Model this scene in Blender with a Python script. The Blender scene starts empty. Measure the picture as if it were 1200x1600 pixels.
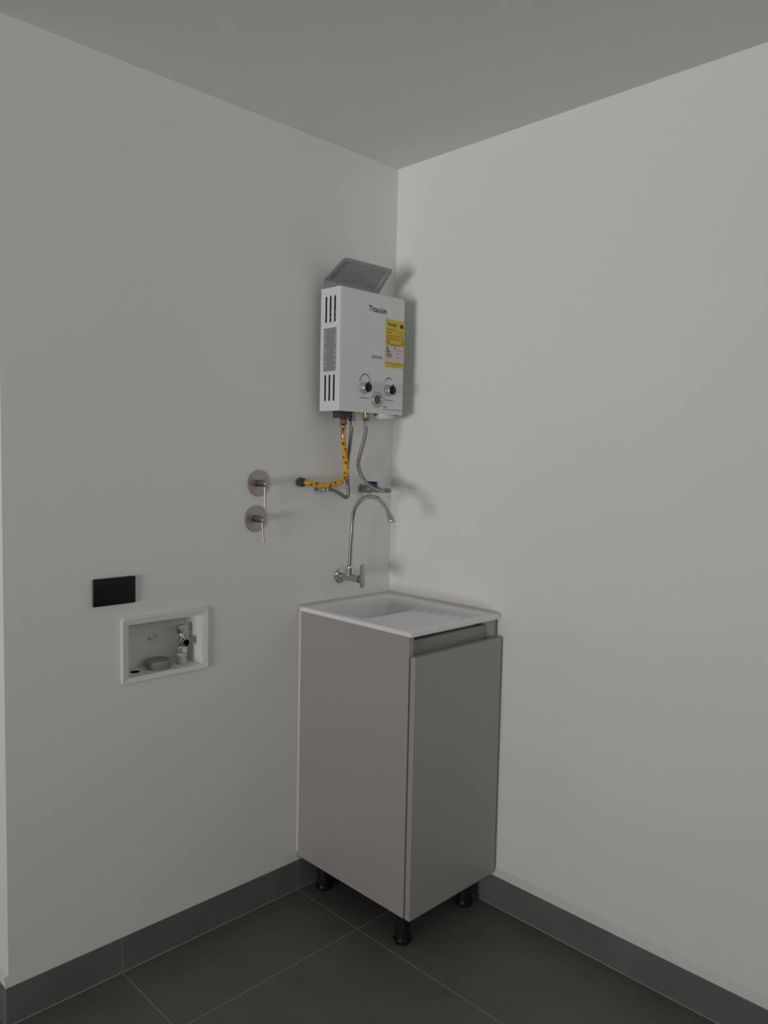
import bpy, bmesh, math, random
from mathutils import Vector, Matrix
random.seed(7)
PI = math.pi
scene = bpy.context.scene
COL = scene.collection

# ------------------------------------------------------------------ camera
cam_data = bpy.data.cameras.new('camera')
cam = bpy.data.objects.new('camera', cam_data)
COL.objects.link(cam)
cam_data.sensor_fit = 'VERTICAL'
cam_data.sensor_height = 36.0
cam_data.lens = 1214.02 / 1600.0 * 36.0
cam_data.clip_start = 0.02
yaw, pitch, roll = -0.781882, -0.0700016, 0.0207512
M = (Matrix.Rotation(yaw, 4, 'Z') @ Matrix.Rotation(PI/2 + pitch, 4, 'X') @ Matrix.Rotation(roll, 4, 'Z'))
cam.matrix_world = Matrix.Translation((-1.94891, -1.92786, 1.41384)) @ M
scene.camera = cam

# ------------------------------------------------------------------ world, lights, exposure
world = bpy.data.worlds.new('world')
scene.world = world
world.use_nodes = True
world.node_tree.nodes['Background'].inputs[0].default_value = (0.80, 0.90, 1.0, 1)
world.node_tree.nodes['Background'].inputs[1].default_value = 0.15

def area_light(name, loc, direction, sx, sy, power, color):
    d = bpy.data.lights.new(name, 'AREA')
    d.shape = 'RECTANGLE'; d.size = sx; d.size_y = sy
    d.energy = power; d.color = color
    o = bpy.data.objects.new(name, d); COL.objects.link(o)
    o.location = loc
    o.rotation_euler = Vector(direction).to_track_quat('-Z', 'Y').to_euler()
    return o
# daylight through the low window opposite the right wall, narrowed and tilted up at the corner,
# and an added fill lamp in a made-up high strip opening behind the camera
key = area_light('daylight_main', (-7.58, -1.88, 0.84), (.97, .24, .19), 2.00, 1.30, 25.5, (1.0, 0.99, 0.975))
key.data.spread = math.radians(70)
area_light('fill_high', (-1.75, -3.62, 2.00), (0, 1, 0), 3.20, 0.50, 6.5, (0.92, 1.0, 0.955))

scene.view_settings.view_transform = 'Standard'
scene.view_settings.look = 'None'
scene.view_settings.gamma = 1.0
scene.view_settings.use_curve_mapping = False
scene.view_settings.exposure = 0.0

# ------------------------------------------------------------------ materials
def new_mat(name, color, rough=0.5, metal=0.0, spec=0.5, coat=0.0):
    m = bpy.data.materials.new(name); m.use_nodes = True
    b = m.node_tree.nodes['Principled BSDF']
    b.inputs['Base Color'].default_value = (*color, 1)
    b.inputs['Roughness'].default_value = rough
    b.inputs['Metallic'].default_value = metal
    b.inputs['Specular IOR Level'].default_value = spec
    b.inputs['Coat Weight'].default_value = coat
    return m

def add_noise(m, scale, amount, bump=0.0, bump_scale=None, detail=4, stretch=None, dist=0.002):
    """vary the base colour with object space noise, plus a fine bump"""
    nt = m.node_tree; b = nt.nodes['Principled BSDF']
    col = b.inputs['Base Color'].default_value[:]
    tc = nt.nodes.new('ShaderNodeTexCoord')
    mp = nt.nodes.new('ShaderNodeMapping')
    if stretch: mp.inputs['Scale'].default_value = stretch
    nt.links.new(tc.outputs['Object'], mp.inputs['Vector'])
    n = nt.nodes.new('ShaderNodeTexNoise'); n.inputs['Scale'].default_value = scale; n.inputs['Detail'].default_value = detail
    nt.links.new(mp.outputs['Vector'], n.inputs['Vector'])
    r = nt.nodes.new('ShaderNodeValToRGB')
    r.color_ramp.elements[0].position = 0.3; r.color_ramp.elements[1].position = 0.7
    r.color_ramp.elements[0].color = (*[c*(1-amount) for c in col[:3]], 1)
    r.color_ramp.elements[1].color = (*[min(1, c*(1+amount)) for c in col[:3]], 1)
    nt.links.new(n.outputs['Fac'], r.inputs['Fac'])
    nt.links.new(r.outputs['Color'], b.inputs['Base Color'])
    if bump:
        n2 = nt.nodes.new('ShaderNodeTexNoise'); n2.inputs['Scale'].default_value = bump_scale or scale*8; n2.inputs['Detail'].default_value = 3
        nt.links.new(mp.outputs['Vector'], n2.inputs['Vector'])
        bp = nt.nodes.new('ShaderNodeBump'); bp.inputs['Strength'].default_value = bump; bp.inputs['Distance'].default_value = dist
        nt.links.new(n2.outputs['Fac'], bp.inputs['Height'])
        nt.links.new(bp.outputs['Normal'], b.inputs['Normal'])
    return m

def braid(m, scale=260):
    """woven steel relief"""
    nt = m.node_tree; b = nt.nodes['Principled BSDF']
    tc = nt.nodes.new('ShaderNodeTexCoord')
    v = nt.nodes.new('ShaderNodeTexVoronoi'); v.inputs['Scale'].default_value = scale
    nt.links.new(tc.outputs['Object'], v.inputs['Vector'])
    bp = nt.nodes.new('ShaderNodeBump'); bp.inputs['Strength'].default_value = 0.5; bp.inputs['Distance'].default_value = 0.001
    nt.links.new(v.outputs['Distance'], bp.inputs['Height'])
    nt.links.new(bp.outputs['Normal'], b.inputs['Normal'])
    return m

MAT = {
 'wall': add_noise(new_mat('wall_paint', (0.85, 0.843, 0.825), 0.85, spec=0.25), 1.3, 0.012, 0.06, 90),
 'ceiling': add_noise(new_mat('ceiling_paint', (0.80, 0.80, 0.775), 0.95, spec=0.1), 1.3, 0.012, 0.05, 90),
 'trim_paint': new_mat('trim_paint', (0.72, 0.72, 0.70), 0.6, spec=0.3),
 'tile': add_noise(new_mat('tile', (0.148, 0.138, 0.126), 0.45, spec=0.4), 7, 0.10, 0.05, 160, 6),
 'skirting': add_noise(new_mat('skirting_tile', (0.165, 0.156, 0.152), 0.40, spec=0.4), 7, 0.10, 0.05, 160, 6),
 'grout': new_mat('grout', (0.46, 0.44, 0.41), 0.9),
 'sealant': new_mat('sealant', (0.64, 0.57, 0.54), 0.5),
 'white_sealant': new_mat('white_sealant', (0.80, 0.78, 0.74), 0.5),
 'melamine': add_noise(new_mat('grey_melamine', (0.390, 0.364, 0.355), 0.42, spec=0.4), 3, 0.012, 0.03, 300),
 'melamine_edge': new_mat('grey_edge_band', (0.31, 0.297, 0.285), 0.4),
 'black_plastic': new_mat('black_plastic', (0.010, 0.010, 0.011), 0.35),
 'outlet_black': new_mat('outlet_black', (0.0065, 0.0065, 0.008), 0.42, spec=0.3),
 'outlet_slot': new_mat('outlet_slot', (0.001, 0.001, 0.001), 0.7),
 'dark': new_mat('dark_interior', (0.004, 0.004, 0.004), 0.9, spec=0.05),
 'sink': add_noise(new_mat('sink_white', (0.90, 0.88, 0.905), 0.28), 2, 0.01),
 'enamel': add_noise(new_mat('white_enamel', (0.77, 0.77, 0.79), 0.38), 3, 0.008, 0.02, 350),
 'hood': new_mat('grey_steel_hood', (0.41, 0.41, 0.425), 0.42, metal=0.25),
 'copper': new_mat('copper', (0.50, 0.22, 0.14), 0.35, metal=1),
 'print_black': new_mat('print_black', (0.012, 0.012, 0.013), 0.6),
 'print_grey': new_mat('print_grey', (0.22, 0.21, 0.21), 0.6),
 'print_dgrey': new_mat('print_dark_grey', (0.10, 0.10, 0.105), 0.6),
 'print_red': new_mat('print_red', (0.42, 0.055, 0.045), 0.6),
 'print_orange': new_mat('print_orange', (0.55, 0.20, 0.06), 0.6),
 'print_green': new_mat('print_green', (0.03, 0.16, 0.07), 0.6),
 'print_dgreen': new_mat('print_dark_green', (0.012, 0.06, 0.045), 0.6),
 'print_brown': new_mat('print_brown', (0.09, 0.012, 0.006), 0.6),
 'print_olive': new_mat('print_olive', (0.16, 0.115, 0.012), 0.6),
 'sticker_yellow': new_mat('sticker_yellow', (0.72, 0.53, 0.06), 0.5),
 'sticker_white': new_mat('sticker_white', (0.68, 0.63, 0.66), 0.5),
 'label_grey': new_mat('label_grey', (0.38, 0.385, 0.41), 0.5),
 'chrome': new_mat('chrome', (0.62, 0.62, 0.64), 0.10, metal=1),
 'satin_chrome': add_noise(new_mat('satin_chrome', (0.50, 0.49, 0.50), 0.24, metal=1), 3, 0.02),
 'nickel': add_noise(new_mat('brushed_nickel', (0.44, 0.40, 0.385), 0.34, metal=1), 30, 0.06, 0.05, 200, stretch=(1, 1, 14)),
 'silver_plastic': new_mat('silver_plastic', (0.52, 0.52, 0.53), 0.30, metal=0.55),
 'brass': new_mat('brass', (0.55, 0.38, 0.20), 0.25, metal=1),
 'dark_brass': new_mat('dark_brass', (0.24, 0.17, 0.125), 0.35, metal=1),
 'dark_steel': new_mat('dark_grey_steel', (0.055, 0.06, 0.062), 0.5),
 'steel': new_mat('steel', (0.33, 0.315, 0.31), 0.35, metal=1),
 'braid': braid(new_mat('steel_braid', (0.29, 0.27, 0.265), 0.45, metal=0.85)),
 'hose_yellow': new_mat('gas_hose_yellow', (0.80, 0.42, 0.012), 0.45),
 'hose_red': new_mat('gas_hose_brown_print', (0.22, 0.06, 0.012), 0.5),
 'blue_lever': new_mat('blue_lever', (0.012, 0.045, 0.20), 0.4),
 'box_plastic': add_noise(new_mat('box_plastic', (0.84, 0.83, 0.80), 0.42), 2, 0.01),
 'pale_plastic': new_mat('pale_plastic', (0.62, 0.60, 0.55), 0.45),
 'cap_grey': add_noise(new_mat('cap_grey_green', (0.27, 0.30, 0.275), 0.45), 60, 0.10, 0.05, 200),
 'window_glass_grey': new_mat('indicator_glass', (0.10, 0.10, 0.10), 0.18),
 'frame_alu': new_mat('window_frame_alu', (0.05, 0.05, 0.055), 0.4, metal=0.3),
}

# ------------------------------------------------------------------ helpers
def root(name, loc, label, cat, group=None):
    o = bpy.data.objects.new(name, None); COL.objects.link(o)
    o.empty_display_size = 0.05
    o.location = loc
    o['label'] = label; o['category'] = cat
    if group: o['group'] = group
    return o

def origin_of(p):
    v = Vector((0, 0, 0))
    while p is not None:
        v = v + Vector(p.location); p = p.parent
    return v

def build(name, bm, mat, parent=None, smooth=False, label=None, at=None, sharp=35):
    """bm is in world coordinates; becomes one mesh object"""
    me = bpy.data.meshes.new(name)
    bmesh.ops.recalc_face_normals(bm, faces=bm.faces)
    off = origin_of(parent)
    loc = Vector((0, 0, 0))
    if parent is None and at is not None:
        loc = Vector(at)
    bmesh.ops.translate(bm, verts=bm.verts, vec=-(off + loc))
    if smooth:
        for f in bm.faces: f.smooth = True
        for e in bm.edges:
            if len(e.link_faces) == 2 and e.calc_face_angle(0) > math.radians(sharp): e.smooth = False
    bm.to_mesh(me); bm.free()
    for mm in (mat if isinstance(mat, (list, tuple)) else [mat]):
        me.materials.append(MAT[mm])
    o = bpy.data.objects.new(name, me); COL.objects.link(o)
    o.location = loc
    if parent is not None: o.parent = parent
    if label: o['label'] = label
    return o

def struct(o, label=None):
    o['kind'] = 'structure'
    if label: o['label'] = label
    return o

def NB(): return bmesh.new()

def box(bm, x0, x1, y0, y1, z0, z1, bev=0.0, seg=2, mi=0):
    r = bmesh.ops.create_cube(bm, size=1.0)
    vs = r['verts']
    for v in vs:
        v.co = Vector(((x0+x1)/2 + v.co.x*(x1-x0), (y0+y1)/2 + v.co.y*(y1-y0), (z0+z1)/2 + v.co.z*(z1-z0)))
    fs = set(f for v in vs for f in v.link_faces)
    for f in fs: f.material_index = mi
    if bev:
        es = list({e for v in vs for e in v.link_edges})
        bmesh.ops.bevel(bm, geom=es, offset=bev, segments=seg, profile=0.5, affect='EDGES')
    return bm

def frame_axes(d):
    d = Vector(d).normalized()
    a = Vector((0, 0, 1)) if abs(d.z) < 0.9 else Vector((1, 0, 0))
    u = d.cross(a).normalized(); w = u.cross(d).normalized()
    return d, u, w

def lathe(bm, base, axis, prof, seg=32, cap0=True, cap1=True, phase=0.0, mi=0):
    """prof: list of (distance along axis, radius)"""
    d, u, w = frame_axes(axis); base = Vector(base)
    rings = []
    for (h, r) in prof:
        c = base + d*h
        rings.append([bm.verts.new(c + (u*math.cos(phase+2*PI*i/seg) + w*math.sin(phase+2*PI*i/seg))*max(r, 1e-5)) for i in range(seg)])
    for a, b in zip(rings, rings[1:]):
        for i in range(seg):
            f = bm.faces.new((a[i], a[(i+1) % seg], b[(i+1) % seg], b[i])); f.material_index = mi
    if cap0: bm.faces.new(rings[0][::-1]).material_index = mi
    if cap1: bm.faces.new(rings[-1]).material_index = mi
    return bm

def spline(pts, n):
    P = [Vector(p) for p in pts]
    P = [P[0]*2 - P[1]] + P + [P[-1]*2 - P[-2]]
    out = []
    for i in range(1, len(P)-2):
        for k in range(n):
            t = k/n
            a, b, c, d = P[i-1], P[i], P[i+1], P[i+2]
            out.append(0.5*((2*b) + (c-a)*t + (2*a-5*b+4*c-d)*t*t + (3*b-a-3*c+d)*t*t*t))
    out.append(P[-2])
    return out

def tube(bm, pts, r, seg=14, mi=0, paint=None, rr=None):
    pts = [Vector(p) for p in pts]
    rings = []; u = None
    for i, p in enumerate(pts):
        t = (pts[min(i+1, len(pts)-1)] - pts[max(i-1, 0)]).normalized()
        if u is None: _, u, _ = frame_axes(t)
        u = (u - t*u.dot(t)).normalized(); w = t.cross(u)
        rad = rr(i/(len(pts)-1)) if rr else r
        rings.append([bm.verts.new(p + (u*math.cos(2*PI*k/seg) + w*math.sin(2*PI*k/seg))*rad) for k in range(seg)])
    for i, (a, b) in enumerate(zip(rings, rings[1:])):
        for k in range(seg):
            f = bm.faces.new((a[k], a[(k+1) % seg], b[(k+1) % seg], b[k]))
            f.material_index = paint(i, k) if paint else mi
    bm.faces.new(rings[0][::-1]).material_index = mi; bm.faces.new(rings[-1]).material_index = mi
    return bm

def prism(bm, outline, fn, h0, h1, mi=0):
    """outline: 2D points; fn(a, b, h) -> world point"""
    A = [bm.verts.new(fn(a, b, h0)) for a, b in outline]
    B = [bm.verts.new(fn(a, b, h1)) for a, b in outline]
    n = len(A)
    for i in range(n):
        bm.faces.new((A[i], A[(i+1) % n], B[(i+1) % n], B[i])).material_index = mi
    bm.faces.new(A[::-1]).material_index = mi; bm.faces.new(B).material_index = mi
    return bm

def rrect(x0, x1, y0, y1, r, n=5, corners=(1, 1, 1, 1)):
    out = []
    for (cx, cy, a0, k) in ((x1-r, y1-r, 0, 0), (x0+r, y1-r, PI/2, 1), (x0+r, y0+r, PI, 2), (x1-r, y0+r, 1.5*PI, 3)):
        if corners[k]:
            for i in range(n+1):
                a = a0 + PI/2*i/n; out.append((cx + r*math.cos(a), cy + r*math.sin(a)))
        else:
            out.append({0: (x1, y1), 1: (x0, y1), 2: (x0, y0), 3: (x1, y0)}[k])
    return out

def plate_with_holes(outer, holes, fn, thick):
    """flat plate with real holes: filled 2D curve, extruded; fn maps (a,b,h)"""
    cu = bpy.data.curves.new('tmp', 'CURVE'); cu.dimensions = '2D'; cu.fill_mode = 'BOTH'; cu.extrude = thick/2
    for loop in [outer] + holes:
        s = cu.splines.new('POLY'); s.points.add(len(loop)-1); s.use_cyclic_u = True
        for p, (a, b) in zip(s.points, loop): p.co = (a, b, 0, 1)
    return curve_to_bm(cu, fn)

def curve_to_bm(cu, fn, mi=0, bm=None):
    ob = bpy.data.objects.new('tmp', cu); COL.objects.link(ob)
    dg = bpy.context.evaluated_depsgraph_get(); dg.update()
    me = bpy.data.meshes.new_from_object(ob.evaluated_get(dg))
    t = bmesh.new(); t.from_mesh(me)
    bmesh.ops.remove_doubles(t, verts=t.verts, dist=1e-7)
    bpy.data.objects.remove(ob); bpy.data.curves.remove(cu); bpy.data.meshes.remove(me)
    if bm is None: bm = bmesh.new()
    vm = {v: bm.verts.new(fn(v.co.x, v.co.y, v.co.z)) for v in t.verts}
    for f in t.faces:
        try: bm.faces.new([vm[v] for v in f.verts]).material_index = mi
        except ValueError: pass
    t.free()
    return bm

def text(bm, s, size, fn, mi=0, width=None, bold=0.0, align='LEFT'):
    cu = bpy.data.curves.new('tmp', 'FONT'); cu.body = s; cu.size = size; cu.extrude = 0.0002; cu.offset = bold
    cu.align_x = align; cu.align_y = 'CENTER'; cu.resolution_u = 3
    return curve_to_bm(cu, fn, mi, bm)

def text_fit(bm, s, a0, a1, z0, z1, y, mi=0, bold=0.0, space=1.0):
    """lettering scaled to fill a width and a height on a face looking along -y"""
    cu = bpy.data.curves.new('tmp', 'FONT'); cu.body = s; cu.size = 1.0; cu.offset = bold; cu.space_character = space; cu.resolution_u = 3
    t = curve_to_bm(cu, lambda a, c, h: (a, c, h))
    xs = [v.co.x for v in t.verts]; zs = [v.co.y for v in t.verts]
    kx = (a1-a0)/(max(xs)-min(xs)); kz = (z1-z0)/(max(zs)-min(zs))
    vm = {v: bm.verts.new((a0+(v.co.x-min(xs))*kx, y, z0+(v.co.y-min(zs))*kz)) for v in t.verts}
    for f in t.faces: bm.faces.new([vm[v] for v in f.verts]).material_index = mi
    t.free()
    return bm

def flat(bm, a0, a1, b0, b1, fn, h=0.0002, mi=0):
    return prism(bm, [(a0, b0), (a1, b0), (a1, b1), (a0, b1)], fn, 0.0, h, mi)

# ------------------------------------------------------------------ the setting
XW, YB, YF, H = -7.50, -3.60, 1.20, 2.40       # opposite wall, wall behind, far wall, ceiling
WEND = -1.302                                    # free end of the left wall
# floor: grout bed and the 60 cm tiles laid on it
b = NB(); box(b, XW-.2, .2, YB-.2, YF+.2, -.12, -.0012)
floor = struct(build('floor', b, 'grout'), 'dark grey tiled floor with thin pale joints')
xj = [0.0]; x = -0.408
while x > XW: xj.append(x); x -= 0.6025
xj.append(XW)
yj = [YF]; y = 0.901
while y > YB: yj.append(y); y -= 1.200
yj.append(YB)
yj = sorted(set([round(v, 4) for v in yj]), reverse=True)
g = 0.0014
for i in range(len(xj)-1):
    for k in range(len(yj)-1):
        x1, x0 = xj[i]-g, xj[i+1]+g; y1, y0 = yj[k]-g, yj[k+1]+g
        if x1 > WEND and y1 > -0.006:            # cut at the wall block
            if y0 > -0.01: 
                if x0 > WEND-0.02: continue
                x1 = WEND-0.010
            elif x0 > WEND: y1 = -0.0105
            else:
                y1 = -0.0105
        if x1 - x0 < .01 or y1 - y0 < .01: continue
        b = NB(); box(b, x0, min(x1, -0.0105), y0, y1, -.010, 0, 0.0006, 1)
        build('tile', b, 'tile', floor)
# strip of tile left of the wall end where a tile was split by the corner
b = NB(); box(b, -1.6116, WEND-.0105, -.0105+g, .8996, -.010, 0, .0006, 1); build('tile', b, 'tile', floor)

b = NB(); box(b, XW-.2, .2, YB-.2, YF+.2, H, H+.15)
struct(build('ceiling', b, 'ceiling'), 'plain white painted ceiling')

# left wall: a thick block with a rectangular hole for the recessed box
NX0, NX1, NZ0, NZ1, ND = -0.992, -0.760, 0.806, 0.958, 0.088
def wall_block(x0, x1, y0, y1, z0, z1, hx0, hx1, hz0, hz1, depth):
    bm = NB()
    xs = [x0, hx0, hx1, x1]; zs = [z0, hz0, hz1, z1]
    fv = [[bm.verts.new((xx, y0, zz)) for zz in zs] for xx in xs]
    for i in range(3):
        for k in range(3):
            if i == 1 and k == 1: continue
            bm.faces.new((fv[i][k], fv[i+1][k], fv[i+1][k+1], fv[i][k+1]))
    inn = [bm.verts.new((xx, y0+depth, zz)) for xx, zz in ((hx0, hz0), (hx1, hz0), (hx1, hz1), (hx0, hz1))]
    fr = [fv[1][1], fv[2][1], fv[2][2], fv[1][2]]
    for i in range(4):
        bm.faces.new((fr[i], fr[(i+1) % 4], inn[(i+1) % 4], inn[i]))
    bm.faces.new(inn)
    bk = {(i, k): bm.verts.new((xx, y1, zz)) for i, xx in ((0, x0), (3, x1)) for k, zz in ((0, z0), (3, z1))}
    bm.faces.new((bk[0, 0], bk[3, 0], bk[3, 3], bk[0, 3]))
    bm.faces.new([fv[0][k] for k in range(4)] + [bk[0, 3], bk[0, 0]])
    bm.faces.new([fv[3][k] for k in range(4)] + [bk[3, 3], bk[3, 0]])
    bm.faces.new([fv[i][0] for i in range(4)] + [bk[3, 0], bk[0, 0]])
    bm.faces.new([fv[i][3] for i in range(4)] + [bk[3, 3], bk[0, 3]])
    return bm
struct(build('wall_left', wall_block(WEND, 0.0, 0.0, YF, -.0012, H, NX0, NX1, NZ0, NZ1, ND), 'wall'),
       'white painted wall carrying the heater, valves and recessed box')
b = NB(); box(b, 0.0, .2, YB-.2, YF+.2, -.0012, H); struct(build('wall_right', b, 'wall'), 'bare white painted wall on the right of the corner')
b = NB(); box(b, XW, WEND, YF, YF+.2, -.0012, H); struct(build('wall_far', b, 'wall'))

def wall_opening(name, plane, at, t, u0, u1, h0, h1, o0, o1, p0, p1):
    """wall slab with one window opening, from four boxes in one mesh"""
    bm = NB()
    for a0, a1, c0, c1 in ((u0, o0, h0, h1), (o1, u1, h0, h1), (o0, o1, h0, p0), (o0, o1, p1, h1)):
        if plane == 'x': box(bm, at-t, at, a0, a1, c0, c1)
        else: box(bm, a0, a1, at-t, at, c0, c1)
    return struct(build(name, bm, 'wall'))
wall_opening('wall_opposite', 'x', XW, .2, YB-.2, YF+.2, -.0012, H, -3.00, -.56, .08, 1.60)
wall_opening('wall_behind', 'y', YB, .2, XW, 0.0, -.0012, H, -3.37, -.13, 1.73, 2.27)
def window(name, plane, at, a0, a1, z0, z1, label):
    bm = NB(); t = .05
    def bb(p0, p1, q0, q1):
        if plane == 'x': box(bm, at-.06, at-.002, p0, p1, q0, q1, .003, 1)
        else: box(bm, p0, p1, at-.06, at-.002, q0, q1, .003, 1)
    bb(a0, a0+t, z0, z1); bb(a1-t, a1, z0, z1); bb(a0+t, a1-t, z0, z0+t); bb(a0+t, a1-t, z1-t, z1)
    m = (a0+a1)/2; bb(m-.025, m+.025, z0+t, z1-t)
    return struct(build(name, bm, 'frame_alu'), label)
window('window_1', 'x', XW-.13, -3.00, -.56, .08, 1.60, 'dark framed window facing the right wall')
window('fill_opening', 'y', YB-.13, -3.37, -.13, 1.73, 2.27, 'added dark frame around the fill lamp behind the camera')  # unseen opening, added to house the high fill lamp

# skirting: tile pieces with pale joints, and the paint fillet above them
SK, ST = 0.100, 0.010
b = NB(); box(b, WEND, -.0, -ST+.0012, 0, -.001, SK-.001)
sl = struct(build('baseboard_left', b, 'grout'), 'dark grey tile skirting along the left wall')
for (x0, x1) in ((-.4065, -.0105), (-1.0105, -.4085), (WEND-ST+.001, -1.0125)):
    b = NB(); box(b, x0, x1, -ST, -.0005, .0022, SK, .0006, 1); build('tile', b, 'skirting', sl)
b = NB(); box(b, -ST+.0012, 0, YB, 0, -.001, SK-.001)
sr = struct(build('baseboard_right', b, 'grout'), 'dark grey tile skirting along the right wall')
for (y0, y1) in ((-.2980, -.0105), (-1.4980, -.3000), (-2.6980, -1.5000), (YB+.001, -2.7000)):
    b = NB(); box(b, -ST, -.0005, y0, y1, .0022, SK, .0006, 1); build('tile', b, 'skirting', sr)
b = NB(); box(b, WEND-ST+.0012, WEND, .0, YF, -.001, SK-.001)
se = struct(build('baseboard_end', b, 'grout'), 'tile skirting round the free end of the left wall')
b = NB(); box(b, WEND-ST, WEND-.0005, .0015, .598, .0022, SK, .0006, 1); build('tile', b, 'skirting', se)
b = NB(); box(b, WEND-ST, WEND-.0005, .600, YF-.001, .0022, SK, .0006, 1); build('tile', b, 'skirting', se)
def fillet(name, p0, p1, out, label):
    bm = NB(); prof = [(0, SK), (ST, SK), (ST*.97, SK+.002), (0.0012, SK+.023), (0, SK+.024)]
    o = Vector(out)
    A = [bm.verts.new(Vector(p0) + o*a + Vector((0, 0, z))) for a, z in prof]
    B = [bm.verts.new(Vector(p1) + o*a + Vector((0, 0, z))) for a, z in prof]
    for i in range(5): bm.faces.new((A[i], A[(i+1) % 5], B[(i+1) % 5], B[i]))
    bm.faces.new(A); bm.faces.new(B)
    struct(build(name, bm, 'trim_paint'), label)
fillet('trim_1', (WEND-ST, 0, 0), (0, 0, 0), (0, -1, 0), 'sloped white paint edge above the left skirting')
fillet('trim_2', (0, -ST, 0), (0, YB, 0), (-1, 0, 0), 'sloped white paint edge above the right skirting')
fillet('trim_3', (WEND, 0, 0), (WEND, YF, 0), (-1, 0, 0), 'sloped white paint edge at the free wall end')

# ------------------------------------------------------------------ cabinet
CX0, CX1, CYF, CZ0, CZ1 = -.405, -.014, -.483, .113, .9215
cab = root('sink_cabinet', (-.21, -.245, 0), 'matte grey sink cabinet with one door, standing on black legs in the corner', 'cabinet')
T = .018
b = NB(); box(b, CX0, CX0+T, CYF, -.0065, CZ0, CZ1, .0006, 1); build('side_panel', b, 'melamine', cab)
b = NB(); box(b, CX1-T, CX1, CYF, -.022, CZ0, CZ1, .0006, 1); build('side_panel', b, 'melamine', cab)
b = NB(); box(b, CX0+T, CX1-T, CYF, -.032, CZ0, CZ0+T); build('bottom_panel', b, 'melamine', cab)
b = NB(); box(b, CX0+T, CX1-T, -.032, -.022, CZ0+T, .70); build('back_panel', b, 'melamine', cab)
b = NB(); box(b, CX0+T, CX1-T, CYF+.022, CYF+.037, .826, .900, .0006, 1); build('front_rail', b, 'melamine', cab)
b = NB(); box(b, CX0+.002, CX1+.003, -.505, -.487, CZ0-.001, .866, .0012, 2)
door = build('door', b, 'melamine', cab)
for (x, y) in ((-.352, -.434), (-.069, -.434), (-.338, -.062), (-.069, -.062)):
    b = NB()
    lathe(b, (x, y, .018), (0, 0, 1), [(0, .0225), (.030, .0225), (.031, .0215), (.085, .0215), (.086, .030), (.0945, .030)], 28)
    leg = build('leg', b, 'black_plastic', cab, smooth=True)
    b = NB()
    lathe(b, (x, y, 0.0002), (0, 0, 1), [(0, .0215), (.004, .0245), (.012, .0250), (.0175, .0235)], 28)
    for k in range(8):
        a = 2*PI*k/8; 
        box(b, x+math.cos(a)*.0245-.002, x+math.cos(a)*.0245+.002, y+math.sin(a)*.0245-.002, y+math.sin(a)*.0245+.002, .003, .016)
    build('levelling_foot', b, 'black_plastic', leg, smooth=True)

# ------------------------------------------------------------------ sink with washboard
SX0, SX1, SY0, SY1, SZ = -.4085, -.0035, -.4925, -.0035, .9355
sink = root('laundry_sink', (-.206, -.248, .9215), 'white laundry sink with ribbed washboard, set on top of the grey cabinet', 'sink')
def smooth01(t):
    t = max(0.0, min(1.0, t)); return t*t*(3-2*t)
OX0, OX1, OY0, OY1, OR = SX0+.026, SX1-.0325, SY0+.026, SY1-.022, .035
def sink_depth(x, y):
    cx, cy = (OX0+OX1)/2, (OY0+OY1)/2
    qx, qy = abs(x-cx)-(OX1-OX0)/2+OR, abs(y-cy)-(OY1-OY0)/2+OR
    d = math.hypot(max(qx, 0), max(qy, 0)) + min(max(qx, qy), 0) - OR      # negative inside
    if d >= 0: return 0.0
    s = -d
    edge = -.168
    t = (y-OY0)/(edge-OY0)
    board = .012 + .018*max(0, min(1, t))
    rib = 0.0
    if -.45 < y < edge-.004: rib = .0085*(0.5+0.5*math.sin(2*PI*(y+.45)/.047))*smooth01((s-.014)/.012)
    shallow = board*smooth01(s/.016) + rib
    k = smooth01((y-edge+.004)/.035)
    deep = .165*smooth01(s/.048)
    return shallow*(1-k) + max(deep, .0)*k
nx, ny = 118, 150
b = NB(); top = []; bot = []
for i in range(nx+1):
    x = SX0 + (SX1-SX0)*i/nx; ra = []; rb = []
    for k in range(ny+1):
        y = SY0 + (SY1-SY0)*k/ny; d = sink_depth(x, y)
        e = min(x-SX0, SX1-x, y-SY0, SY1-y)
        rnd = .0025*(1-min(1, e/.004))**2
        ra.append(b.verts.new((x, y, SZ - d - rnd)))
        dd = sink_depth(x, y)
        rb.append(b.verts.new((x, y, SZ - .0138 - dd)))
    top.append(ra); bot.append(rb)
for i in range(nx):
    for k in range(ny):
        b.faces.new((top[i][k], top[i+1][k], top[i+1][k+1], top[i][k+1]))
        b.faces.new((bot[i][k], bot[i][k+1], bot[i+1][k+1], bot[i+1][k]))
for i in range(nx):
    for k in (0, ny): b.faces.new((top[i][k], bot[i][k], bot[i+1][k], top[i+1][k]))
for k in range(ny):
    for i in (0, nx): b.faces.new((top[i][k], top[i][k+1], bot[i][k+1], bot[i][k]))
build('basin', b, 'sink', sink, smooth=True, sharp=50)
b = NB(); zb = SZ-.165
lathe(b, (-.20, -.115, zb-.0005), (0, 0, 1), [(0, .024), (.002, .024), (.003, .020), (.0012, .016)], 32)
build('drain', b, 'chrome', sink, smooth=True)
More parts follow.
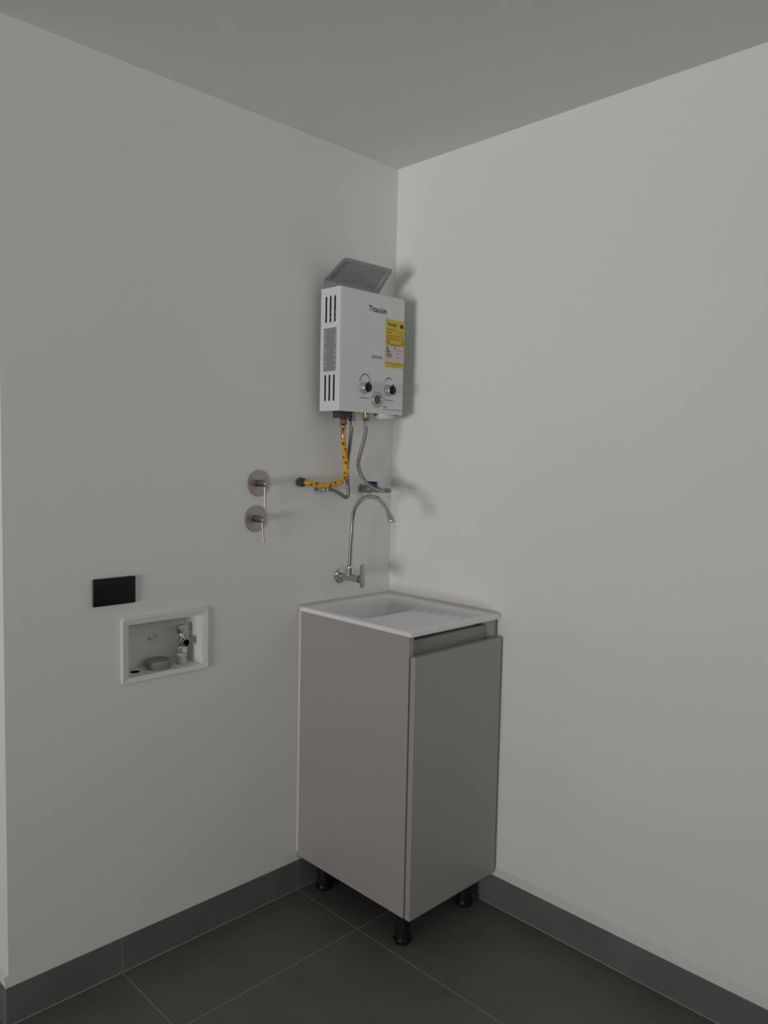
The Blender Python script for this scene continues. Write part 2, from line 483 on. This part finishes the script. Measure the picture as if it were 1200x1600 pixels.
# sealant between sink and walls, bead down the cabinet side
b = NB()
def bead(bm, p0, p1, o1, o2, r):
    p0, p1, o1, o2 = map(Vector, (p0, p1, o1, o2))
    prof = [(0, 0), (r, 0), (r*.45, r*.45), (0, r)]
    A = [bm.verts.new(p0+o1*a+o2*c) for a, c in prof]; B = [bm.verts.new(p1+o1*a+o2*c) for a, c in prof]
    for i in range(4): bm.faces.new((A[i], A[(i+1) % 4], B[(i+1) % 4], B[i]))
    bm.faces.new(A); bm.faces.new(B)
bead(b, (SX0-.004, 0, SZ-.0015), (0, 0, SZ-.0015), (0, -1, 0), (0, 0, 1), .0085)
bead(b, (0, 0, SZ-.0015), (0, SY0+.004, SZ-.0015), (-1, 0, 0), (0, 0, 1), .0085)
struct(build('trim_4', b, 'sealant'), 'brownish sealant line where the sink meets both walls')
b = NB(); bead(b, (CX0+.003, -.0005, SK+.026), (CX0+.003, -.0005, SZ-.016), (0, -1, 0), (-1, 0, 0), .0055)
struct(build('trim_5', b, 'white_sealant'), 'thin white sealant bead down the cabinet side')

# ------------------------------------------------------------------ water heater
HX0, HX1, HYF, HYB, HZ0, HZ1 = -.3455, -.055, -.1000, -.0100, 1.5545, 1.9365
wh = root('water_heater', (-.20, -.001, HZ0), 'white wall hung gas water heater with yellow energy sticker and two knobs', 'heater')
R_ = .007; TH = .0016
# front cover: front sheet, rounded corners, right side, as a bent sheet with thickness
prof = []
for k in range(7):
    a = PI + PI/2*k/6; prof.append((HX0+R_+R_*math.cos(a), HYF+R_+R_*math.sin(a)))
for k in range(7):
    a = 1.5*PI + PI/2*k/6; prof.append((HX1-R_+R_*math.cos(a), HYF+R_+R_*math.sin(a)))
prof.append((HX1, HYB))
inner = []
for k in range(7):
    a = PI + PI/2*k/6; inner.append((HX0+R_+(R_-TH)*math.cos(a), HYF+R_+(R_-TH)*math.sin(a)))
for k in range(7):
    a = 1.5*PI + PI/2*k/6; inner.append((HX1-R_+(R_-TH)*math.cos(a), HYF+R_+(R_-TH)*math.sin(a)))
inner.append((HX1-TH, HYB))
b = NB(); prism(b, prof + inner[::-1], lambda a, c, h: (a, c, h), HZ0, HZ1)
build('front_cover', b, 'enamel', wh, smooth=True, sharp=40)
# left side sheet with six real slots
slots = []
for yc in (-.0350, -.0555, -.0765):
    slots.append([(p, q) for p, q in rrect(yc-.0042, yc+.0042, 1.829, 1.911, .0041, 6)][::-1])
    slots.append([(p, q) for p, q in rrect(yc-.0042, yc+.0042, 1.585, 1.668, .0041, 6)][::-1])
outer = [(HYB, HZ0), (HYB, HZ1), (HYF+R_, HZ1), (HYF+R_, HZ0)]
b = plate_with_holes(outer, slots, lambda a, c, h: (HX0+TH/2+h, a, c), TH)
build('side_panel', b, 'enamel', wh)
b = NB(); box(b, HX0+TH, HX1-TH, HYF+R_, HYB, HZ1-.0025, HZ1-.0005); build('top_panel', b, 'enamel', wh)
b = NB(); box(b, HX0+TH, HX1-TH, HYF+TH+.001, HYB, HZ0+.006, HZ0+.008); build('bottom_panel', b, 'enamel', wh)
b = NB(); box(b, HX0+.045, HX1-.045, HYB, .0195, HZ0+.030, HZ1-.025, .001, 1); build('back_plate', b, 'enamel', wh)
b = NB(); box(b, HX0+.0095, HX1-.0095, -.0930, -.0105, HZ0+.012, HZ1-.006); build('combustion_chamber', b, 'dark', wh)
b = NB()
for z in (1.846, 1.862):
    tube(b, [(HX0+.0055, -.085, z), (HX0+.0055, -.050, z)], .0028, 10)
tube(b, [(HX0+.0055, -.0590, 1.834), (HX0+.0055, -.0590, 1.890)], .0020, 10)
build('heat_exchanger_pipe', b, 'copper', wh, smooth=True)
# flue hood: upright back plate and inclined plate with a pressed border
hood = None
def hood_pt(s, t, lift=0.0):
    """s across 0..1, t along the slope 0..1"""
    xl = -.3445 + .0130*t; xr = -.1005 - .0185*t
    y = -.020 - .082*t; z = 1.9670 + .0585*t
    n = Vector((0, -.0585, -.082)).normalized()
    return Vector((xl + (xr-xl)*s, y, z)) + n*lift
def hood_sheet(bm, th):
    W_, L_ = .236, .101
    r = .014
    ol = rrect(0, W_, 0, L_, r, 6, (1, 1, 0, 0))
    rin = [rrect(d, W_-d, e_, L_-d, max(.003, r-d*.5), 6, (1, 1, 1, 1)) for d, e_ in ((.0145, .0012), (.0185, .0030))]
    f = lambda p, l: hood_pt(p[0]/W_, p[1]/L_, l)
    ol2 = rrect(0, W_, 0, L_, r, 6, (1, 1, 1, 1)); ol2 = [p if i < 14 else (0 if i < 21 else W_, 0) for i, p in enumerate(ol2)]
    for side in (0, 1):
        l0 = th if side == 0 else 0.0
        A = [bm.verts.new(f(p, l0)) for p in ol2]
        B = [bm.verts.new(f(p, l0)) for p in rin[0]]
        C = [bm.verts.new(f(p, l0-.006)) for p in rin[1]]
        n = len(A)
        for P, Q in ((A, B), (B, C)):
            for i in range(n):
                vs = [P[i], P[(i+1) % n], Q[(i+1) % n], Q[i]]
                bm.faces.new(vs)
        bm.faces.new(C)
        if side == 0: A0 = A
    for i in range(len(A)):
        bm.faces.new((A0[i], A0[(i+1) % n], A[(i+1) % n], A[i]))
b = NB(); hood_sheet(b, .0020)
bmesh.ops.remove_doubles(b, verts=b.verts, dist=1e-5)
hood = build('flue_hood', b, 'hood', wh, smooth=True, sharp=25)
b = NB(); prism(b, [(-.3475, HZ1-.001), (-.0975, HZ1-.001), (-.1005, 1.9675), (-.3445, 1.9675)], lambda a, c, h: (a, h, c), -.0200, -.0185)
build('hood_back', b, 'hood', hood)

FR = lambda a, c, h: (a, HYF-.0001-abs(h), c)      # prints on the front face
def FRo(o): return lambda a, c, h: (a, HYF-o-abs(h), c)
# name on the front
b = NB()
text_fit(b, 'Titanüm', -.2220, -.1435, 1.8770, 1.8960, HYF-.0003, bold=.026, space=1.15)
build('brand_lettering', b, ['print_black', 'print_dgrey'], wh)
# energy sticker
EX0, EX1, EZ0, EZ1 = -.1460, -.0575, 1.7085, 1.8640
b = NB(); flat(b, EX0, EX1, EZ0, EZ1, FR, .0003)
st = build('energy_sticker', b, 'sticker_yellow', wh, label='yellow energy rating sticker with white block')
P1 = FRo(.0005)
b = NB(); flat(b, EX0+.0025, EX1-.0005, 1.7265, 1.7790, P1, .0002)
build('white_block', b, 'sticker_white', st)
b = NB(); P2 = FRo(.0008)
text_fit(b, 'Energía', EX0+.0110, EX0+.0500, 1.8410, 1.8535, HYF-.0009, bold=.028, space=1.05)
flat(b, EX1-.0210, EX1-.0070, 1.8405, 1.8520, P2, .0002, 1)
lines = [(.006, .052, 1.8320, .0016, 2), (.006, .027, 1.8215, .0028, 2), (.007, .066, 1.8125, .0012, 2), (.006, .062, 1.8065, .0012, 2),
         (.008, .066, 1.8005, .0015, 0), (.006, .018, 1.7945, .0022, 0), (.006, .021, 1.7880, .0026, 0), (.016, .076, 1.7835, .0013, 0), (.028, .066, 1.7808, .0010, 0),
         (.068, .071, 1.826, .004, 0), (.068, .071, 1.817, .004, 0), (.076, .084, 1.8260, .0022, 2), (.078, .083, 1.8160, .0022, 2), (.075, .085, 1.806, .0022, 2),
         (.075, .085, 1.7985, .0022, 2), (.074, .085, 1.7925, .0026, 0), (.074, .085, 1.7870, .0026, 0)]
for (a0, a1, z, hh, mi) in lines:
    flat(b, EX0+a0, EX0+a1, z-hh/2, z+hh/2, P2, .0002, mi)
for k, mi in enumerate((3, 4, 4, 5, 6)):
    a1 = EX0+.0120+.0048*k; z = 1.7715-.0062*k
    prism(b, [(EX0+.0055, z-.0021), (a1, z-.0021), (a1+.0025, z), (a1, z+.0021), (EX0+.0055, z+.0021)], P2, 0, .0002, mi)
for (a0, a1, z, hh, mi) in ((.0055, .030, 1.7400, .0014, 7), (.004, .033, 1.7775, .0010, 7), (.040, .0455, 1.7710, .0080, 7), (.052, .066, 1.7730, .0009, 7),
                        (.052, .080, 1.7665, .0016, 7), (.052, .074, 1.7560, .0014, 6), (.050, .060, 1.7450, .0012, 7),
                        (.005, .085, 1.7220, .0014, 0), (.030, .060, 1.7155, .0010, 0)):
    flat(b, EX0+a0, EX0+a1, z-hh/2, z+hh/2, P2, .0002, mi)
build('sticker_print', b, ['print_olive', 'print_brown', 'print_olive', 'print_dgreen', 'print_green', 'print_orange', 'print_red', 'print_grey'], st)
# small grey badge, scale arcs, captions, strip label
b = NB(); prism(b, rrect(-.2065, -.1590, 1.7305, 1.7400, .002, 3), FR, 0, .0006); build('grey_badge', b, 'label_grey', wh)
K1, K2 = (-.2375, 1.6330), (-.1275, 1.6325)
for (cx, cz, r_, a0, a1, n_) in ((K1[0]+.004, K1[1]+.022, .0215, 15, 165, 14), (K2[0]+.002, K2[1]+.020, .0200, 50, 150, 10)):
    b = NB()
    A = []
    for i in range(n_+1):
        t = math.radians(a0+(a1-a0)*i/n_); w2_ = .0010 + .0016*math.sin(PI*i/n_)
        A.append((cx+(r_+w2_/2)*math.cos(t), cz+(r_+w2_/2)*math.sin(t), cx+(r_-w2_/2)*math.cos(t), cz+(r_-w2_/2)*math.sin(t)))
    prism(b, [(p[0], p[1]) for p in A] + [(p[2], p[3]) for p in A[::-1]], P1, 0, .0002)
    build('dial_scale', b, 'print_black', wh)
for dx in (-.0200, .0240):
    b = NB(); flat(b, K1[0]+dx, K1[0]+dx+.0035, K1[1]+.020, K1[1]+.0265, P1); build('red_mark', b, 'print_red', wh)
for (cx, cz) in (K1, K2):
    b = NB(); flat(b, cx-.018, cx+.024, cz-.0335, cz-.0310, P1); build('dial_caption', b, 'print_grey', wh)
b = NB(); flat(b, -.1480, -.0620, 1.5690, 1.5800, FR, .0002, 0)
flat(b, -.1480, -.0620, 1.5690, 1.5705, P1, .0002, 1); flat(b, -.1480, -.1330, 1.5765, 1.5790, P1, .0002, 1); flat(b, -.1480, -.1465, 1.5690, 1.5790, P1, .0002, 1)
build('strip_label', b, ['enamel', 'print_dgrey'], wh)
# knobs
for (cx, cz) in (K1, K2):
    b = NB(); lathe(b, (cx, HYF, cz), (0, -1, 0), [(0, .0195), (.003, .0195), (.004, .0180), (.018, .0160), (.0195, .0150)], 36)
    kb = build('knob', b, 'silver_plastic', wh, smooth=True)
    b = NB(); lathe(b, (cx, HYF-.0195, cz), (0, -1, 0), [(0, .0150), (.002, .0148), (.0025, .0135), (.0015, .0120)], 32)
    box(b, cx-.0022, cx+.0022, HYF-.0240, HYF-.0200, cz-.013, cz+.0185, .0008, 1)
    build('knob_cap', b, 'black_plastic', kb, smooth=True, label='black knob face with pointer')
# round indicator between the knobs
CI = (-.1790, 1.5990)
b = NB(); lathe(b, (CI[0], HYF, CI[1]), (0, -1, 0), [(0, .0262), (.0022, .0258), (.0030, .0240), (.0012, .0225), (.0012, .0205), (.0030, .0195), (.0035, .0150), (.0020, .0142)], 40)
ind = build('indicator_ring', b, 'silver_plastic', wh, smooth=True, sharp=30)
b = NB(); lathe(b, (CI[0], HYF-.0018, CI[1]), (0, -1, 0), [(0, .0143), (.0012, .0143)], 32); build('indicator_glass', b, 'window_glass_grey', ind, smooth=True)
# label on the left side
LS = lambda a, c, h: (HX0-.0001-abs(h), a, c)
b = NB(); flat(b, -.0855, -.0255, 1.6775, 1.8130, LS, .0002)
sl_ = build('side_label', b, 'label_grey', wh, label='grey data label with dark text lines')
b = NB(); LS2 = lambda a, c, h: (HX0-.0004-abs(h), a, c)
rnd = random.Random(3); z = 1.8085
while z > 1.680:
    full = rnd.random() < .28
    flat(b, -.0845 if full else -.082 + rnd.random()*.010, -.0265 if full else -.030-rnd.random()*.012, z-.0007, z+.0007, LS2, .0001)
    z -= .0036
for a in (-.0855, -.0262): flat(b, a, a+.0008, 1.6775, 1.8130, LS2, .0001)
build('label_print', b, 'print_dgrey', sl_)
# underside fittings that belong to the heater
b = NB(); box(b, -.3120, -.2610, -.066, -.034, 1.5345, HZ0+.006, .002, 2)
lathe(b, (-.2780, -.05, 1.5345), (0, 0, -1), [(0, .011), (.006, .011)], 20)
lathe(b, (-.2780, -.064, 1.5450), (0, -1, 0), [(0, .0070), (.004, .0070), (.0045, .0040), (.007, .0040)], 16)
build('gas_inlet', b, 'dark_steel', wh, smooth=True, label='dark grey gas inlet block')
b = NB(); lathe(b, (-.2425, -.05, HZ0+.008), (0, 0, -1), [(0, .0100), (.022, .0100)], 20); build('water_stub', b, 'steel', wh, smooth=True)
b = NB(); lathe(b, (-.1795, -.05, HZ0+.008), (0, 0, -1), [(0, .0110), (.004, .0110), (.0042, .0095), (.0165, .0095), (.017, .0105), (.0215, .0105)], 24)
build('water_stub', b, 'brass', wh, smooth=True, label='brass water inlet')
b = NB(); lathe(b, (-.0980, -.052, HZ0+.008), (0, 0, -1), [(0, .0365), (.014, .0365), (.016, .0345), (.0165, .0300), (.020, .0300), (.0215, .0280)], 36)
build('battery_cap', b, 'enamel', wh, smooth=True)
b = NB(); lathe(b, (-.1465, -.060, HZ0+.008), (0, 0, -1), [(0, .0035), (.012, .0035), (.013, .0025)], 12); build('screw', b, 'black_plastic', wh, smooth=True)

# the heater hangs on its back plate, 2 cm clear of the wall
HSHIFT = Vector((-.0165, -.0205, .0005))
wh.location = Vector(wh.location) + HSHIFT
wh.scale = (.988, .988, .988)

# ------------------------------------------------------------------ hoses
def hang(p):
    w = smooth01((p[2]-1.36)/.14)
    return Vector(p) + HSHIFT*w
def hexnut(bm, base, axis, h, r):
    return lathe(bm, base, axis, [(0, r*.93), (h*.12, r), (h*.88, r), (h, r*.93)], 6, phase=.3)
gas = root('gas_hose', (-.278, -.05, 1.33), 'yellow gas hose with dark dashes from the heater to the left wall', 'hose')
pts = spline([hang(p) for p in [(-.2780, -.05, 1.4800), (-.2768, -.05, 1.4704), (-.2734, -.05, 1.4417), (-.2689, -.052, 1.4109), (-.2650, -.055, 1.3801), (-.2710, -.058, 1.3554), (-.2891, -.058, 1.3348),
              (-.3189, -.055, 1.3247), (-.3520, -.05, 1.3208), (-.3860, -.042, 1.3249), (-.4060, -.032, 1.3300), (-.4140, -.024, 1.3310)]], 9)
def dash(i, k):
    return 1 if i % 6 < 3 and ((k - (i//6)*5 + i % 6) % 8) < 3 else 0
b = NB(); tube(b, pts, .0083, 16, paint=dash); build('hose', b, ['hose_yellow', 'hose_red'], gas, smooth=True, sharp=60)
b = NB(); hexnut(b, hang((-.2780, -.05, 1.5320)), (0, 0, -1), .0165, .0135); build('nut', b, 'dark_brass', gas)
b = NB(); lathe(b, hang((-.2780, -.05, 1.5155)), (0, 0, -1), [(0, .006), (.002, .0085), (.007, .0100), (.012, .0085), (.0155, .0055), (.018, .0072), (.036, .0072), (.0365, .0080), (.041, .0080)], 24)
build('ferrule', b, 'brass', gas, smooth=True)
b = NB(); hexnut(b, (-.4150, -.0008, 1.3310), (0, -1, 0), .0220, .0150); lathe(b, (-.4150, -.0225, 1.3310), (0, -1, 0), [(0, .0095), (.008, .0090)], 20)
build('wall_nut', b, 'dark_steel', gas, label='dark hexagonal nut on the wall')

w1 = root('water_hose', (-.2425, -.05, 1.28), 'braided steel hose with a sharp low bend running behind the yellow hose', 'hose', 'braided hoses under the heater')
pts = spline([hang(p) for p in [(-.2415, -.05, 1.5240), (-.2420, -.05, 1.5120), (-.2422, -.049, 1.4977), (-.2440, -.045, 1.4493), (-.2455, -.040, 1.4076), (-.2460, -.038, 1.3659), (-.2422, -.038, 1.3240), (-.2390, -.038, 1.2950),
              (-.2425, -.037, 1.2820), (-.2526, -.035, 1.2828), (-.2641, -.032, 1.2909), (-.2831, -.027, 1.3014), (-.3063, -.024, 1.3075), (-.3200, -.022, 1.3078)]], 8)
b = NB(); tube(b, pts, .0060, 14); build('hose', b, 'braid', w1, smooth=True)
b = NB(); hexnut(b, hang((-.2410, -.05, 1.5440)), (0, 0, -1), .0170, .0135); build('nut', b, 'steel', w1)
b = NB(); lathe(b, hang((-.2415, -.05, 1.5275)), (0, 0, -1), [(0, .0078), (.010, .0078), (.0105, .0066), (.013, .0066), (.0135, .0076), (.018, .0076)], 20); build('ferrule', b, 'chrome', w1, smooth=True)
b = NB(); hexnut(b, (-.3180, -.022, 1.3078), (-1, 0, 0), .012, .0095)
lathe(b, (-.3300, -.022, 1.3078), (-1, 0, 0), [(0, .0070), (.014, .0070)], 20)
lathe(b, (-.3390, -.0008, 1.3078), (0, -1, 0), [(0, .0140), (.003, .0135), (.004, .0080), (.027, .0080), (.029, .0060)], 24)
build('elbow', b, 'chrome', w1, smooth=True, sharp=40)

w2 = root('water_hose', (-.18, -.05, 1.30), 'braided steel hose curving down to the blue lever valve', 'hose', 'braided hoses under the heater')
pts = spline([hang(p) for p in [(-.1795, -.05, 1.5240), (-.1795, -.05, 1.5036), (-.1815, -.05, 1.4860), (-.1894, -.048, 1.4542), (-.2000, -.046, 1.4153), (-.2050, -.047, 1.3872), (-.2030, -.057, 1.3594), (-.1960, -.076, 1.3321),
              (-.1880, -.100, 1.3155), (-.1800, -.122, 1.3080), (-.1690, -.1400, 1.3058), (-.1545, -.1430, 1.3060), (-.1460, -.1330, 1.3070), (-.1450, -.118, 1.3075)]], 8)
b = NB(); tube(b, pts, .0062, 14); build('hose', b, 'braid', w2, smooth=True)
b = NB(); hexnut(b, hang((-.1795, -.05, 1.5435)), (0, 0, -1), .0135, .0115); build('nut', b, 'dark_brass', w2)
b = NB(); lathe(b, hang((-.1795, -.05, 1.5300)), (0, 0, -1), [(0, .0068), (.005, .0068), (.0055, .0060), (.0075, .0060), (.008, .0068), (.016, .0068)], 20); build('ferrule', b, 'chrome', w2, smooth=True)
bv = root('ball_valve', (-.145, 0, 1.3075), 'small steel ball valve with a blue lever on the wall near the corner', 'valve')
b = NB(); lathe(b, (-.145, -.0008, 1.3075), (0, -1, 0), [(0, .0165), (.003, .0155), (.005, .0105), (.012, .0100), (.016, .0140), (.030, .0150), (.046, .0140), (.050, .0110), (.070, .0110)], 28)
hexnut(b, (-.145, -.070, 1.3075), (0, -1, 0), .014, .0120)
build('body', b, 'steel', bv, smooth=True, sharp=40)
b = NB(); lathe(b, (-.145, -.038, 1.3210), (0, 0, 1), [(0, .0045), (.009, .0045)], 14); build('stem', b, 'brass', bv, smooth=True)
b = NB(); box(b, -.1530, -.1370, -.070, -.0280, 1.3290, 1.3330, .001, 1); box(b, -.1530, -.1370, -.0700, -.0660, 1.3170, 1.3330, .001, 1); box(b, -.1530, -.1510, -.070, -.030, 1.3205, 1.3330, .0008, 1)
build('lever', b, 'blue_lever', bv, label='blue lever')

# ------------------------------------------------------------------ faucet
fx, fz = -.237, 1.0175
fa = root('wall_faucet', (fx, 0, fz), 'chrome gooseneck wall faucet with flat lever above the laundry sink', 'faucet')
b = NB(); lathe(b, (fx, -.0008, fz), (0, -1, 0), [(0, .0255), (.003, .0255), (.007, .0215), (.0085, .0150)], 36); build('escutcheon', b, 'chrome', fa, smooth=True)
b = NB(); lathe(b, (fx, -.007, fz), (0, -1, 0), [(0, .0122), (.080, .0122), (.0805, .0130), (.092, .0130), (.0925, .0080), (.100, .0080)], 32)
build('body', b, 'satin_chrome', fa, smooth=True)
b = NB(); lathe(b, (fx, -.050, fz+.004), (0, 0, 1), [(0, .0122), (.028, .0126), (.031, .0126), (.037, .0105), (.038, .0080)], 28); build('collar', b, 'chrome', fa, smooth=True)
sp = spline([(fx, -.0500, 1.0480), (fx, -.0520, 1.0850), (fx, -.0560, 1.1500), (fx, -.0610, 1.2150), (fx, -.0700, 1.2450), (fx, -.0860, 1.2660), (fx, -.1080, 1.2810), (fx, -.1330, 1.2880), (fx, -.1590, 1.2875),
             (fx, -.1840, 1.2800), (fx, -.2050, 1.2660), (fx, -.2200, 1.2490), (fx, -.2300, 1.2340)], 8)
b = NB(); tube(b, sp, .0076, 20); spout = build('spout', b, 'chrome', fa, smooth=True)
b = NB(); d_ = Vector((0, -.50, -.87)).normalized(); q0 = Vector((fx, -.2285, 1.2370))
lathe(b, q0, d_, [(0, .0080), (.001, .0105), (.024, .0115), (.0255, .0108), (.0235, .0085)], 24); build('aerator', b, 'chrome', spout, smooth=True)
b = NB()
ol = [(-.0085, .991), (.0085, .991), (.0095, 1.005), (.0100, 1.052), (.0090, 1.058), (.0045, 1.0690), (-.0015, 1.0685), (-.0085, 1.060)]
prism(b, ol, lambda a, c, h: (fx+a, h, c), -.1135, -.1065)
bmesh.ops.bevel(b, geom=list(b.edges), offset=.0012, segments=2, affect='EDGES')
build('lever', b, 'satin_chrome', fa)

# ------------------------------------------------------------------ two shut-off valves
def mixer(cx, cz, tilt, label):
    r = root('shutoff_valve', (cx, 0, cz), label, 'valve', 'round nickel valves on the left wall')
    b = NB(); lathe(b, (cx, -.0006, cz), (0, -1, 0), [(0, .0400), (.0016, .0400), (.0022, .0394)], 48); build('wall_plate', b, 'nickel', r, smooth=True, sharp=25)
    b = NB(); lathe(b, (cx, -.0048, cz), (0, -1, 0), [(0, .0105), (.040, .0105), (.0412, .0098)], 28); build('stem', b, 'nickel', r, smooth=True, sharp=25)
    b = NB()
    tube(b, [(cx, -.033, cz-.0085), (cx, -.033-tilt*.4, cz-.035), (cx, -.033-tilt, cz-.068)], .0036, 14)
    build('lever', b, 'nickel', r, smooth=True)
mixer(-.570, 1.3290, .001, 'upper of the two round nickel valves left of the heater hoses')
mixer(-.579, 1.2220, .009, 'lower of the two round nickel valves left of the heater hoses')

# ------------------------------------------------------------------ outlet
ou = root('power_outlet', (-1.0275, 0, 1.050), 'black double power outlet on the left wall above the recessed box', 'outlet')
b = NB(); box(b, -1.0855, -.9695, -.0085, -.0006, 1.0140, 1.0860, .0028, 3); build('cover_plate', b, 'outlet_black', ou, smooth=True)
for cx in (-1.0465, -1.0085):
    b = NB(); prism(b, rrect(cx-.0165, cx+.0165, 1.0300, 1.0700, .004, 4), lambda a, c, h: (a, -h, c), .0080, .0095)
    rc = build('socket', b, 'outlet_black', ou)
    b = NB()
    box(b, cx-.0080, cx-.0060, -.0100, -.0090, 1.0500, 1.0580); box(b, cx+.0060, cx+.0080, -.0100, -.0090, 1.0510, 1.0570)
    lathe(b, (cx, -.0090, 1.0410), (0, -1, 0), [(0, .0028), (.0010, .0028)], 14)
    build('slots', b, 'outlet_slot', rc)
b = NB()
for cx in (-1.0275,): lathe(b, (cx, -.0082, 1.050), (0, -1, 0), [(0, .0030), (.0008, .0028)], 14)
build('screw', b, 'outlet_slot', ou)

# ------------------------------------------------------------------ washing machine box
wb = root('recessed_valve_box', (-.876, 0, .882), 'white plastic washing machine box recessed in the left wall', 'box')
ox0, ox1, oz0, oz1 = -1.0090, -.7440, .7955, .9740
ix0, ix1, iz0, iz1 = -.9885, -.7635, .8105, .9540
def ring_frame(bm):
    """frame with a raised rounded border"""
    loops = []
    for (d, h) in ((0, .0006), (0, .0065), (.003, .0085), (.014, .0060), (.0185, .0045)):
        k = d/.0185
        a0, a1, c0, c1 = ox0+(ix0-ox0)*k, ox1+(ix1-ox1)*k, oz0+(iz0-oz0)*k, oz1+(iz1-oz1)*k
        loops.append([bm.verts.new((p, -h, q)) for p, q in rrect(a0, a1, c0, c1, .006*(1-k)+.001, 4)])
    loops.append([bm.verts.new((p, -.0006, q)) for p, q in rrect(ix0, ix1, iz0, iz1, .001, 4)])
    n = len(loops[0])
    for A, B in zip(loops, loops[1:] + loops[:1]):
        for i in range(n): bm.faces.new((A[i], A[(i+1) % n], B[(i+1) % n], B[i]))
b = NB(); ring_frame(b); build('frame', b, 'box_plastic', wb, smooth=True, sharp=25)
b = NB(); dpt = .084; w_ = .002
sx, sz = .004, .004          # slight draft towards the back
def liner(bm):
    F = [(ix0, iz0), (ix1, iz0), (ix1, iz1), (ix0, iz1)]
    Bk = [(ix0+sx, iz0+.001), (ix1-sx, iz0+.001), (ix1-sx, iz1-sz), (ix0+sx, iz1-sz)]
    def loop(P, y, o):
        c = ((ix0+ix1)/2, (iz0+iz1)/2)
        return [bm.verts.new((p + (o if p > c[0] else -o), y, q + (o if q > c[1] else -o))) for p, q in P]
    i0, i1 = loop(F, -.0020, 0), loop(Bk, dpt, 0)
    o0, o1 = loop(F, -.0020, .0018), loop(Bk, dpt+.002, .0018)
    for A, B in ((i0, i1), (o0, o1), (i0, o0)):
        for k in range(4): bm.faces.new((A[k], A[(k+1) % 4], B[(k+1) % 4], B[k]))
    bm.faces.new(i1); bm.faces.new(o1)
liner(b); lin = build('liner', b, 'box_plastic', wb)
b = NB()
def ringmark(r0, r1):
    n = 28
    for i in range(n):
        t0, t1 = 2*PI*i/n, 2*PI*(i+1)/n
        prism(b, [(-.8725+r*math.cos(t), .8860+r*math.sin(t)) for r, t in ((r0, t0), (r0, t1), (r1, t1), (r1, t0))], lambda a, c, h: (a, dpt-h, c), 0, .0006)
ringmark(.0128, .0136)
for (a0, a1, c0, c1) in ((-.0105, -.0080, -.0035, .0025), (-.0080, -.0020, -.0012, .0008), (-.0020, .0000, -.0035, .0005), (.0030, .0095, .0008, .0040)):
    prism(b, [(-.8725+p, .8860+q) for p, q in ((a0, c0), (a1, c0), (a1, c1), (a0, c1))], lambda a, c, h: (a, dpt-h, c), 0, .0006)
build('embossed_mark', b, 'print_grey', lin)
b = NB(); lathe(b, (-.9480, .040, iz0+.0002), (0, 0, 1), [(0, .0125), (.0008, .0125), (.0012, .0110)], 28); build('drain_hole', b, 'dark', lin, smooth=True)

cap = root('drain_cap', (-.876, .043, iz0+.0010), 'round grey green drain cap sitting in the recessed box', 'cap')
zc = iz0+.0012
b = NB(); lathe(b, (-.876, .043, zc), (0, 0, 1), [(0, .0340), (.003, .0355), (.017, .0355), (.021, .0335), (.0225, .0310), (.0205, .0285), (.0205, .001)], 48)
build('disc', b, 'cap_grey', cap, smooth=True, sharp=30)
b = NB()
for k in range(48):
    a = 2*PI*k/48
    cx, cy = -.876+.0355*math.cos(a), .043+.0355*math.sin(a)
    box(b, cx-.0008, cx+.0008, cy-.0008, cy+.0008, zc+.004, zc+.016)
build('grip_ribs', b, 'cap_grey', cap)

vx, vy = -.8030, .0420
av = root('angle_valve', (vx, vy, iz0+.001), 'chrome angle valve on a pale sleeve inside the recessed box', 'valve')
b = NB(); lathe(b, (vx, vy, iz0+.0012), (0, 0, 1), [(0, .0160), (.002, .0160), (.0025, .0148), (.030, .0148)], 28); build('sleeve', b, 'pale_plastic', av, smooth=True, label='pale plastic sleeve')
b = NB(); hexnut(b, (vx, vy, iz0+.0312), (0, 0, 1), .018, .0155)
build('nut', b, 'chrome', av)
b = NB(); lathe(b, (vx, vy, iz0+.0492), (0, 0, 1), [(0, .0095), (.006, .0105), (.022, .0105), (.027, .0080), (.030, .0065), (.040, .0065)], 24)
build('body', b, 'chrome', av, smooth=True)
b = NB(); lathe(b, (vx, vy-.004, iz0+.0640), (.05, -1, 0), [(0, .0095), (.010, .0095), (.0105, .0125), (.0205, .0125), (.0210, .0106), (.0125, .0085), (.0085, .0080)], 28)
build('outlet', b, 'chrome', av, smooth=True, sharp=30)
b = NB(); dd = Vector((.05, -1, 0)).normalized(); lathe(b, Vector((vx, vy-.004, iz0+.0640))+dd*.0128, dd, [(0, .0070), (.004, .0068)], 20)
build('outlet_bore', b, 'dark', av, smooth=True)
b = NB(); box(b, vx-.0150, vx+.0115, vy-.006, vy+.006, iz0+.0880, iz0+.1120, .002, 2); build('handle', b, 'satin_chrome', av, smooth=True)
